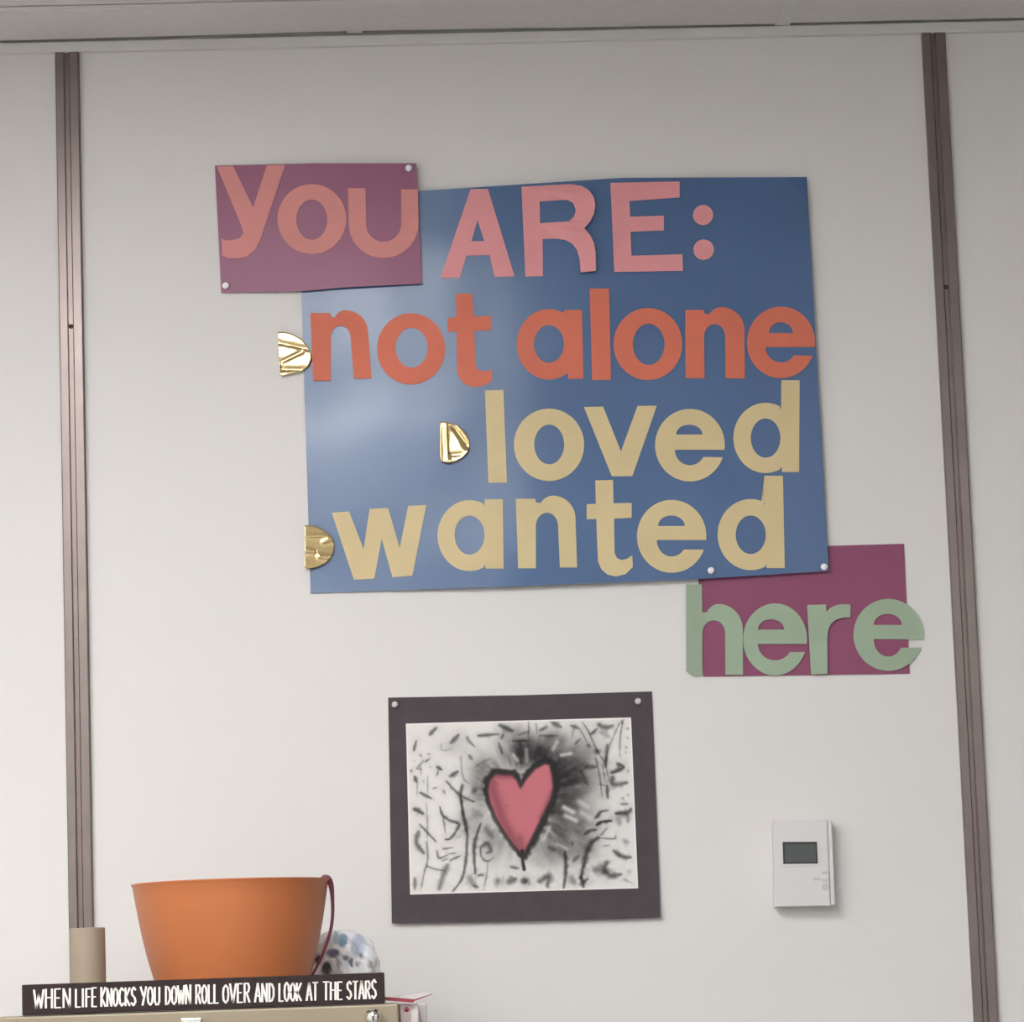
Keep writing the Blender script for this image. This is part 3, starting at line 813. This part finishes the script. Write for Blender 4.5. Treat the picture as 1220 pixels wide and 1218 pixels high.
# ------------------------------------------------------------------ thermostat
th = empty('thermostat', P(958, 1080, WF))
tag(th, 'white wall thermostat with a small grey screen beside the heart drawing', 'thermostat')
TD = 0.026
def tq(x, y, d):
    return P(x, y, WF - d)
def quad_box(name, q, d0, d1, m, parent, bevel=0.0, scale_back=True):
    """box over a photo quad (TL,TR,BR,BL), from d0 to d1 in front of the wall, sides parallel to the wall normal"""
    fr = [P(x, y, WF - d1) for x, y in q]
    bk = [Vector((p.x, WF - d0, p.z)) for p in fr]
    o = mesh(name, fr + bk, [(3, 2, 1, 0)[::-1], (4, 5, 6, 7)[::-1]] + [(i, (i + 1) % 4, (i + 1) % 4 + 4, i + 4) for i in range(4)], m, parent, recalc=True)
    if bevel:
        bm = bmesh.new(); bm.from_mesh(o.data)
        bmesh.ops.bevel(bm, geom=bm.edges[:], offset=bevel, segments=3, profile=0.5, affect='EDGES')
        bm.to_mesh(o.data); bm.free()
    return o
quad_box('case', [(921.5, 977.5), (991.2, 977), (995.6, 1078.5), (923, 1081.5)], 0.0, TD - 0.005, MT['plastic'], th, 0.003)
quad_box('front_cover', [(921, 977), (985.8, 977), (989.6, 1079.6), (922.6, 1081)], TD - 0.0049, TD, MT['plastic'], th, 0.0015)
quad_box('side_strip', [(986.2, 977.2), (990.8, 978.4), (995.2, 1077.2), (990.0, 1079)], TD - 0.0049, TD - 0.0008, MT['plastic'], th, 0.0010)
scr = quad_box('screen', [(932.4, 1003.4), (973.4, 1003.2), (974.6, 1029.2), (933.2, 1029.7)], TD + 0.0001, TD + 0.0006, MT['lcdrim'], th)
quad_box('display', [(935, 1006.2), (971.4, 1006), (972.4, 1027.2), (935.6, 1027.6)], TD + 0.0007, TD + 0.0010, MT['lcd'], scr)
bz = [(929.6, 1000.4), (975.8, 1000.2), (977.2, 1032), (930.4, 1032.6)]
ins = [(932.4, 1003.4), (973.4, 1003.2), (974.6, 1029.2), (933.2, 1029.7)]
prism('bezel', [bz, ins[::-1]], lambda x, y: P(x, y, WF - TD - 0.0012), 0.0010, MT['plastic'], th)
for x0, x1, y0, y1 in ((979, 988, 1038.5, 1041.5), (969, 977.5, 1046.4, 1049.2), (979, 988, 1047.6, 1050.4)):
    quad_box('button', [(x0, y0), (x1, y0 - 0.2), (x1, y1 - 0.2), (x0, y1)], TD + 0.0001, TD + 0.0008, MT['button'], th, 0.0003)
c = P(984, 1056.5, WF - TD)
v, f = lathe_vf([(0.0052, 0.0001), (0.0052, 0.0005), (0.0046, 0.0009), (0.0002, 0.0009)], c, 'Y', 20)
mesh('button', v, f, MT['button'], th)

# ------------------------------------------------------------------ filing cabinet
YF = -0.62                                              # cabinet front
ang = math.radians(0.0)
cabR = P(475.5, 1197, YF).x
cabZ = P(300, 1201.2, YF).z
cabL = cabR - 0.475
cb = empty('filing_cabinet', ((cabL + cabR) / 2, YF / 2 - 0.01, 0))
tag(cb, 'beige metal filing cabinet standing against the wall under the word sign', 'cabinet')
box('body', (cabL, YF + 0.02, 0.0), (cabR, -0.02, cabZ), MT['steel'], cb, 0.003)
box('front_frame', (cabL + 0.001, YF + 0.004, 0.02), (cabR - 0.001, YF + 0.0199, cabZ - 0.001), MT['steel'], cb, 0.0025)
dz = (cabZ - 0.06) / 4
for k in range(4):
    z1 = cabZ - 0.045 - k * dz
    z0 = z1 - dz + 0.012
    d = box('drawer', (cabL + 0.018, YF - 0.012, z0), (cabR - 0.018, YF + 0.0038, z1), MT['steel'], cb, 0.004)
    cxm = (cabL + cabR) / 2
    box('handle', (cxm - 0.05, YF - 0.035, z0 + 0.10), (cxm + 0.05, YF - 0.0121, z0 + 0.125), MT['chrome'], d, 0.005)
lh = P(228, 1217, YF - 0.002)
box('label_holder', (lh.x - 0.012, YF - 0.004, lh.z - 0.028), (lh.x + 0.012, YF + 0.0039, lh.z + 0.0035), MT['chrome'], cb, 0.001)
lk = P(444.5, 1213, YF)
v, f = lathe_vf([(0.0105, -0.0045), (0.0112, 0.000), (0.0102, 0.003), (0.0086, 0.0045), (0.0082, 0.012), (0.0072, 0.0145), (0.004, 0.0155), (0.0002, 0.0157)], (lk.x, YF, lk.z), 'Y', 32)
lo = mesh('lock', v, f, MT['chrome'], cb, smooth=True); lo['label'] = 'round chrome lock'
box('keyhole', (lk.x - 0.0010, YF - 0.0162, lk.z - 0.004), (lk.x + 0.0010, YF - 0.0154, lk.z + 0.002), MT['gap'], lo)

# ------------------------------------------------------------------ word sign on the cabinet
sgR = P(458.3, 1175, YF + 0.004)
SY = YF + 0.006
sz1 = P(268, 1165.4, SY).z
sgL = P(26, 1180, SY)
sroot = empty('word_sign', ((sgL.x + sgR.x) / 2, SY + 0.015, cabZ))
tag(sroot, 'long black wooden sign with white capitals about life and stars, on the cabinet\'s front edge', 'sign')
SROT = 0.0
box('block', (sgL.x, SY, cabZ + 0.0002), (sgR.x, SY + 0.03, sz1), MT['signwood'], sroot, 0.0010, 1)
Sx = {
 'W': [[(0, 1), (.25, 0), (.5, .75), (.75, 0), (1, 1)]], 'H': [[(.1, 0), (.1, 1)], [(.9, 0), (.9, 1)], [(.1, .55), (.9, .55)]],
 'E': [[(.9, 1), (.1, 1), (.1, 0), (.95, 0)], [(.1, .52), (.75, .52)]], 'N': [[(.1, 0), (.1, 1), (.9, 0), (.9, 1)]], 'L': [[(.15, 1), (.15, 0), (1, 0)]],
 'I': [[(.5, 0), (.5, 1)]], 'F': [[(.15, 0), (.15, 1), (1, 1)], [(.15, .55), (.8, .55)]], 'K': [[(.1, 0), (.1, 1)], [(.95, 1), (.15, .45), (.95, 0)]],
 'O': [[(.5, 1), (.15, .85), (.05, .5), (.15, .15), (.5, 0), (.85, .15), (.95, .5), (.85, .85), (.5, 1)]], 'C': [[(.95, .85), (.55, 1), (.2, .85), (.08, .5), (.2, .15), (.55, 0), (.95, .15)]],
 'S': [[(.9, .85), (.55, 1), (.15, .85), (.2, .6), (.75, .42), (.9, .2), (.5, 0), (.05, .15)]], 'Y': [[(0, 1), (.5, .5)], [(1, 1), (.35, 0)]], 'U': [[(.1, 1), (.1, .2), (.35, 0), (.65, 0), (.9, .2), (.9, 1)]],
 'D': [[(.15, 0), (.15, 1), (.6, .95), (.92, .7), (.92, .3), (.6, .05), (.15, 0)]], 'R': [[(.12, 0), (.12, 1), (.7, 1), (.9, .8), (.75, .55), (.12, .5)], [(.45, .5), (.95, 0)]],
 'V': [[(0, 1), (.5, 0), (1, 1)]], 'A': [[(0, 0), (.5, 1), (1, 0)], [(.2, .32), (.8, .32)]], 'T': [[(0, 1), (1, 1)], [(.5, 1), (.5, 0)]]}
wd_ = {'I': 0.5, 'W': 1.25, 'N': 1.05, 'L': 0.9, 'E': .9, 'F': .9}
words = [('WHEN', 40.5, 84.2), ('LIFE', 89.5, 115.3), ('KNOCKS', 120.1, 162), ('YOU', 167.5, 190.5), ('DOWN', 196.7, 227.4), ('ROLL', 233, 260), ('OVER', 265.4, 297.6), ('AND', 303.8, 326.5),
         ('LOOK', 332, 359), ('AT', 365.3, 378.6), ('THE', 385, 408), ('STARS', 413, 448.5)]
for w, xa, xb in words:
    ws = [wd_.get(ch, 1.0) for ch in w]
    gap = 0.22
    tot = sum(ws) + gap * (len(w) - 1)
    unit = (xb - xa) / tot
    v, f = [], []
    x = xa
    for ch, cw in zip(w, ws):
        lw = unit * cw
        ht = 22.0 + random.uniform(-1.2, 0.6)
        for st in Sx[ch]:
            for (p, q) in zip(st, st[1:]):
                def px_(t):
                    X = x + t[0] * lw
                    top_ = 1178.0 - (X - 100) * 0.0290
                    return Vector((X, top_ + 22.0 - t[1] * ht))
                a, b = px_(p), px_(q)
                dvec = (b - a)
                if dvec.length < 1e-6: continue
                dn = dvec.normalized()
                nrm = Vector((-dn.y, dn.x))
                hw = 0.80 + 0.45 * abs(dn.y)
                a2, b2 = a - dn * 0.45, b + dn * 0.45
                i = len(v)
                for r_ in (a2 + nrm * hw, b2 + nrm * hw, b2 - nrm * hw, a2 - nrm * hw):
                    v.append(P(r_.x, r_.y, SY - 0.0004))
                f.append((i, i + 1, i + 2, i + 3))
        x += lw + unit * gap
    o = mesh('lettering', v, f, MT['white'], sroot)
    bm = bmesh.new(); bm.from_mesh(o.data)
    for fc in bm.faces:
        fc.normal_update()
        if fc.normal.y > 0: fc.normal_flip()
    bm.to_mesh(o.data); bm.free()

# ------------------------------------------------------------------ orange bowl
YB = -0.345
rimc = P(274.5, 1051, YB)
pxm = (P(374.5, 1051, YB).x - P(174.5, 1051, YB).x) / 200.0     # metres per pixel at the bowl
bw_z = cabZ + 0.0002
bh = rimc.z - bw_z
R = 117.5 * pxm
prof = [(0.0005, 0.0), (80 * pxm * .97, 0.0), (81 * pxm, 0.002)]
for t, rr in ((0.12, 87), (0.25, 93.5), (0.4, 100.0), (0.55, 105.3), (0.7, 109.8), (0.85, 113.6), (0.97, 116.4)):
    prof.append((rr * pxm, bh * t))
prof += [(R, bh * 0.985), (R + 0.0010, bh * 0.995), (R + 0.0006, bh), (R - 0.0015, bh)]
for t, rr in ((0.97, 114.0), (0.85, 111.0), (0.7, 107), (0.55, 102.5), (0.4, 97), (0.25, 90.5), (0.12, 84), (0.05, 76)):
    prof.append((rr * pxm, bh * t))
prof.append((0.0005, bh * 0.045))
v, f = lathe_vf(prof, (rimc.x, YB, bw_z), 'Z', 72)
bo = mesh('bowl', v, f, MT['bowl'], loc=(rimc.x, YB, bw_z), smooth=True, recalc=True)
tag(bo, 'round orange plastic bowl on the cabinet behind the word sign', 'bowl')

# ribbon hung over the bowl's rim
def strip(name, pts, widths, thick, m, loc, label=None, cat=None):
    """flattened tube along world points"""
    n = 10
    v, f = [], []
    for i, p in enumerate(pts):
        a = pts[max(i - 1, 0)]; b = pts[min(i + 1, len(pts) - 1)]
        t = (b - a).normalized()
        side = t.cross(Vector((0, 1, 0)))
        if side.length < 1e-4: side = Vector((1, 0, 0))
        side.normalize()
        nn = side.cross(t).normalized()
        for k in range(n):
            an = 2 * math.pi * k / n
            v.append(p + side * math.cos(an) * widths[i] / 2 + nn * math.sin(an) * thick / 2)
    for i in range(len(pts) - 1):
        for k in range(n):
            f.append((i * n + k, i * n + (k + 1) % n, (i + 1) * n + (k + 1) % n, (i + 1) * n + k))
    f.append(tuple(range(n))[::-1]); f.append(tuple((len(pts) - 1) * n + k for k in range(n)))
    o = mesh(name, v, f, m, loc=loc, smooth=True, recalc=True)
    return tag(o, label, cat) if label else o
def spline(pp, n=8):
    out = []
    for i in range(len(pp) - 1):
        p0, p1, p2, p3 = pp[max(i - 1, 0)], pp[i], pp[i + 1], pp[min(i + 2, len(pp) - 1)]
        for k in range(n):
            t = k / n
            out.append(tuple(0.5 * ((2 * p1[j]) + (-p0[j] + p2[j]) * t + (2 * p0[j] - 5 * p1[j] + 4 * p2[j] - p3[j]) * t * t + (-p0[j] + 3 * p1[j] - 3 * p2[j] + p3[j]) * t ** 3) for j in range(len(p1))))
    out.append(tuple(pp[-1]))
    return out
rb = spline([(381, 1062, -0.352, 5), (383.5, 1049.5, -0.352, 6), (387, 1046.0, -0.352, 7.0), (391.5, 1048, -0.352, 7.5), (394.5, 1056, -0.350, 6.5), (396, 1070, -0.348, 4.6), (396.4, 1088, -0.348, 4.0), (394.5, 1106, -0.348, 4.0), (390, 1122, -0.347, 4.0),
             (384.5, 1137, -0.346, 3.6), (378.5, 1150, -0.345, 3.2), (373, 1160, -0.345, 3.0), (367, 1169, -0.345, 3.0)])
rp = [P(x, y, yy) for x, y, yy, w in rb]
strip('ribbon', rp, [w * pxm for x, y, yy, w in rb], 0.0016, MT['ribbon'], rp[8], 'plum coloured ribbon hanging over the right rim of the orange bowl', 'ribbon')

# ------------------------------------------------------------------ crumpled printed plastic bag behind the bowl
YG = -0.20
MT['bag'] = attr_mat('printed_plastic_film', 0.22, 0.5, bump=[(60, 0.35, 0.006)])
bgc = P(407, 1172, YG)
mg = (P(508, 1150, YG).x - P(408, 1150, YG).x) / 100
v, f, colb = [], [], []
nu, nv = 96, 54
rnd = random.Random(5)
lob = [(rnd.uniform(0, 6.28), rnd.randint(3, 11), rnd.uniform(0, 6.28), rnd.uniform(2, 7)) for _ in range(10)]
bag_base = cabZ + 0.0002
prints = [(408.5, 1120.5, 6, 8, (0.24, 0.40, 0.54)), (400.5, 1117, 4, 8, (0.42, 0.55, 0.68)), (397, 1136, 8, 5.5, (0.13, 0.13, 0.22)), (389, 1155, 6, 9, (0.10, 0.10, 0.12)), (427, 1127, 9, 13, (0.55, 0.61, 0.74)),
          (379, 1143, 4, 6, (0.12, 0.07, 0.10)), (412, 1141, 4, 3, (0.20, 0.20, 0.27)), (418, 1147, 2, 6, (0.12, 0.13, 0.16)), (430, 1139, 2.5, 3, (0.30, 0.32, 0.36)), (426, 1149, 3, 3, (0.32, 0.33, 0.36)),
          (403, 1148, 3, 6, (0.36, 0.35, 0.37)), (441, 1150, 2.5, 5, (0.45, 0.45, 0.46)), (368, 1125, 8, 8, (0.66, 0.64, 0.70))]
for j in range(nv + 1):
    ph = math.pi * j / nv
    for i in range(nu):
        th_ = 2 * math.pi * i / nu
        dx, dy, dzv = math.sin(ph) * math.cos(th_), math.sin(ph) * math.sin(th_), math.cos(ph)
        q = 1.0
        for a, n1, b, n2 in lob:
            q += 0.030 * math.sin(n1 * th_ + a) * math.sin(n2 * ph + b) * math.sin(ph)
        q += (0.10 * abs(math.sin(2.5 * th_ + 2.2 * ph)) + 0.06 * abs(math.sin(4.5 * th_ - 3.1 * ph + 1)) - 0.06) * math.sin(ph) + rnd.uniform(-0.012, 0.012) * math.sin(ph)
        rx, ry, rz = 44 * mg, 42 * mg, 39.5 * mg
        X = bgc.x + rx * dx * q
        Y = YG + ry * dy * q
        Z = bag_base + rz + rz * dzv * q * (1.22 if dzv > 0 else 0.98)
        v.append((X, Y, max(Z, bag_base)))
        d_ = Vector((X, Y, Z)) - CAM
        sx = CX + F * d_.dot(right) / d_.dot(fwd); sy = CY + F * d_.dot(down) / d_.dot(fwd)
        c = np.array((0.84, 0.86, 0.90))
        if dy < 0.25:
            for px, py, ax, ay, cc in prints:
                e = ((sx - px) / ax) ** 2 + ((sy - py) / ay) ** 2
                k_ = clamp(2.2 - 1.6 * e)
                c = c * (1 - k_) + np.array(cc) * k_
        colb.append((*c, 1))
for j in range(nv):
    for i in range(nu):
        f.append((j * nu + i, (j + 1) * nu + i, (j + 1) * nu + (i + 1) % nu, j * nu + (i + 1) % nu))
bg = mesh('plastic_bag', v, f, MT['bag'], loc=(bgc.x, YG, bag_base), smooth=False)
at = bg.data.color_attributes.new('ink', 'FLOAT_COLOR', 'POINT')
at.data.foreach_set('color', np.array(colb, np.float32).ravel())
tag(bg, 'crumpled pale plastic bag with blue print, right of the orange bowl', 'plastic bag')

# ------------------------------------------------------------------ tan tube at the left
YC = -0.46
tc_ = P(103.8, 1106, YC)
tr_ = (P(125.2, 1106, YC).x - P(82.4, 1106, YC).x) / 2
hC = tc_.z - cabZ - 0.0002
tb = empty('card_tube', (tc_.x, YC, cabZ + 0.0002))
tag(tb, 'plain tan cylinder standing left of the orange bowl', 'cylinder')
v, f = lathe_vf([(tr_ * 0.98, 0), (tr_, 0.001), (tr_, hC - 0.001), (tr_ * 0.98, hC), (tr_ * 0.90, hC), (tr_ * 0.88, hC - 0.002), (tr_ * 0.88, 0.004), (tr_ * 0.01, 0.0035)], (tc_.x, YC, cabZ + 0.0002), 'Z', 48)
mesh('tube', v, f, MT['tan'], tb, smooth=False, recalc=True)

# ------------------------------------------------------------------ white carton with a red edged flap beside the cabinet
ct = empty('carton', (cabR + 0.016, YF + 0.10, cabZ - 0.25))
tag(ct, 'white card carton with a red-edged flap, hung on the cabinet\'s right side', 'carton')
cw = P(498.5, 1200, YF + 0.03).x
cw2 = P(508.5, 1200, YF + 0.09).x
zt = P(495, 1196.5, YF + 0.03).z
box('box', (cabR + 0.0005, YF + 0.03, cabZ - 0.25), (cw, YF + 0.09, zt), MT['card'], ct, 0.001, 1)
MT['greycard'] = mat('grey_card', (0.60, 0.55, 0.55), 0.6, noise=(30, 0.05))
box('back_box', (cabR + 0.0005, YF + 0.0902, cabZ - 0.25), (cw2, YF + 0.20, zt), MT['greycard'], ct, 0.001, 1)
a1, a2, a3, a4 = P(477, 1195.6, YF + 0.0285), P(489.5, 1196.5, YF + 0.0285), P(490, 1240, YF + 0.0285), P(477.4, 1240, YF + 0.0285)
bv = [a1, a2, a3, a4] + [p + Vector((0, 0.001, 0)) for p in (a1, a2, a3, a4)]
MT['pinkcard'] = mat('pink_card', (0.50, 0.40, 0.40), 0.6, noise=(30, 0.05))
mesh('front_panel', bv, [(0, 1, 2, 3), (7, 6, 5, 4), (0, 4, 5, 1), (1, 5, 6, 2), (2, 6, 7, 3), (3, 7, 4, 0)], MT['pinkcard'], ct, recalc=True)
rd = P(484.3, 1203, YF + 0.0284)
v, f = lathe_vf([(0.0030, 0.0), (0.0028, 0.0010), (0.0003, 0.0014)], rd, 'Y', 16)
mesh('rivet', v, f, MT['red'], ct, smooth=True)
def slab(name, quad, th, m, parent):
    vs = list(quad) + [q + Vector((0, 0, -th)) for q in quad]
    return mesh(name, vs, [(0, 1, 2, 3), (7, 6, 5, 4), (0, 4, 5, 1), (1, 5, 6, 2), (2, 6, 7, 3), (3, 7, 4, 0)], m, parent, recalc=True)
yf0, yf1 = YF + 0.022, YF + 0.16
p0, p1, p2 = P(458.8, 1188.0, yf0), P(493.0, 1193.2, yf0), P(516.5, 1182.5, yf0)
zlid = cabZ + 0.0006
pA = Vector((p0.x, yf0, max(p0.z, zlid + 0.004))); pB = Vector((p1.x, yf0, max(p1.z, zlid + 0.003)))
back = lambda p, dz=0.0: Vector((p.x, yf1, p.z + dz))
slab('red_edge', [pA, pB, pB + Vector((0, 0.004, 0)), pA + Vector((0, 0.004, 0))], 0.0042, MT['red'], ct)
slab('lid', [pA + Vector((0, 0.0042, -0.0004)), pB + Vector((0, 0.0042, -0.0004)), back(pB, 0.000), back(pA, 0.000)], 0.0016, MT['card'], ct)
fl_ = [pB, P(516.5, 1183.6, yf0 + 0.012), P(503, 1182.8, yf0 + 0.03), P(470, 1187.6, yf0 + 0.012)]
fb_ = [p + Vector((0, 0.0012, 0.0)) for p in fl_]
mesh('flap', fl_ + fb_, [(0, 1, 2, 3), (7, 6, 5, 4), (0, 4, 5, 1), (1, 5, 6, 2), (2, 6, 7, 3), (3, 7, 4, 0)], MT['greycard'], ct, recalc=True)
e0, e1 = P(491.5, 1192.6, yf0 - 0.0006), P(515, 1184.6, yf0 + 0.0110)
ev = [e0 + Vector((0, 0, 0.0009)), e1 + Vector((0, 0, 0.0003)), e1 - Vector((0, 0, 0.0004)), e0 - Vector((0, 0, 0.0012))]
mesh('red_edge', ev + [p + Vector((0, 0.0005, 0)) for p in ev], [(0, 1, 2, 3), (7, 6, 5, 4), (0, 4, 5, 1), (1, 5, 6, 2), (2, 6, 7, 3), (3, 7, 4, 0)], MT['red'], ct, recalc=True)
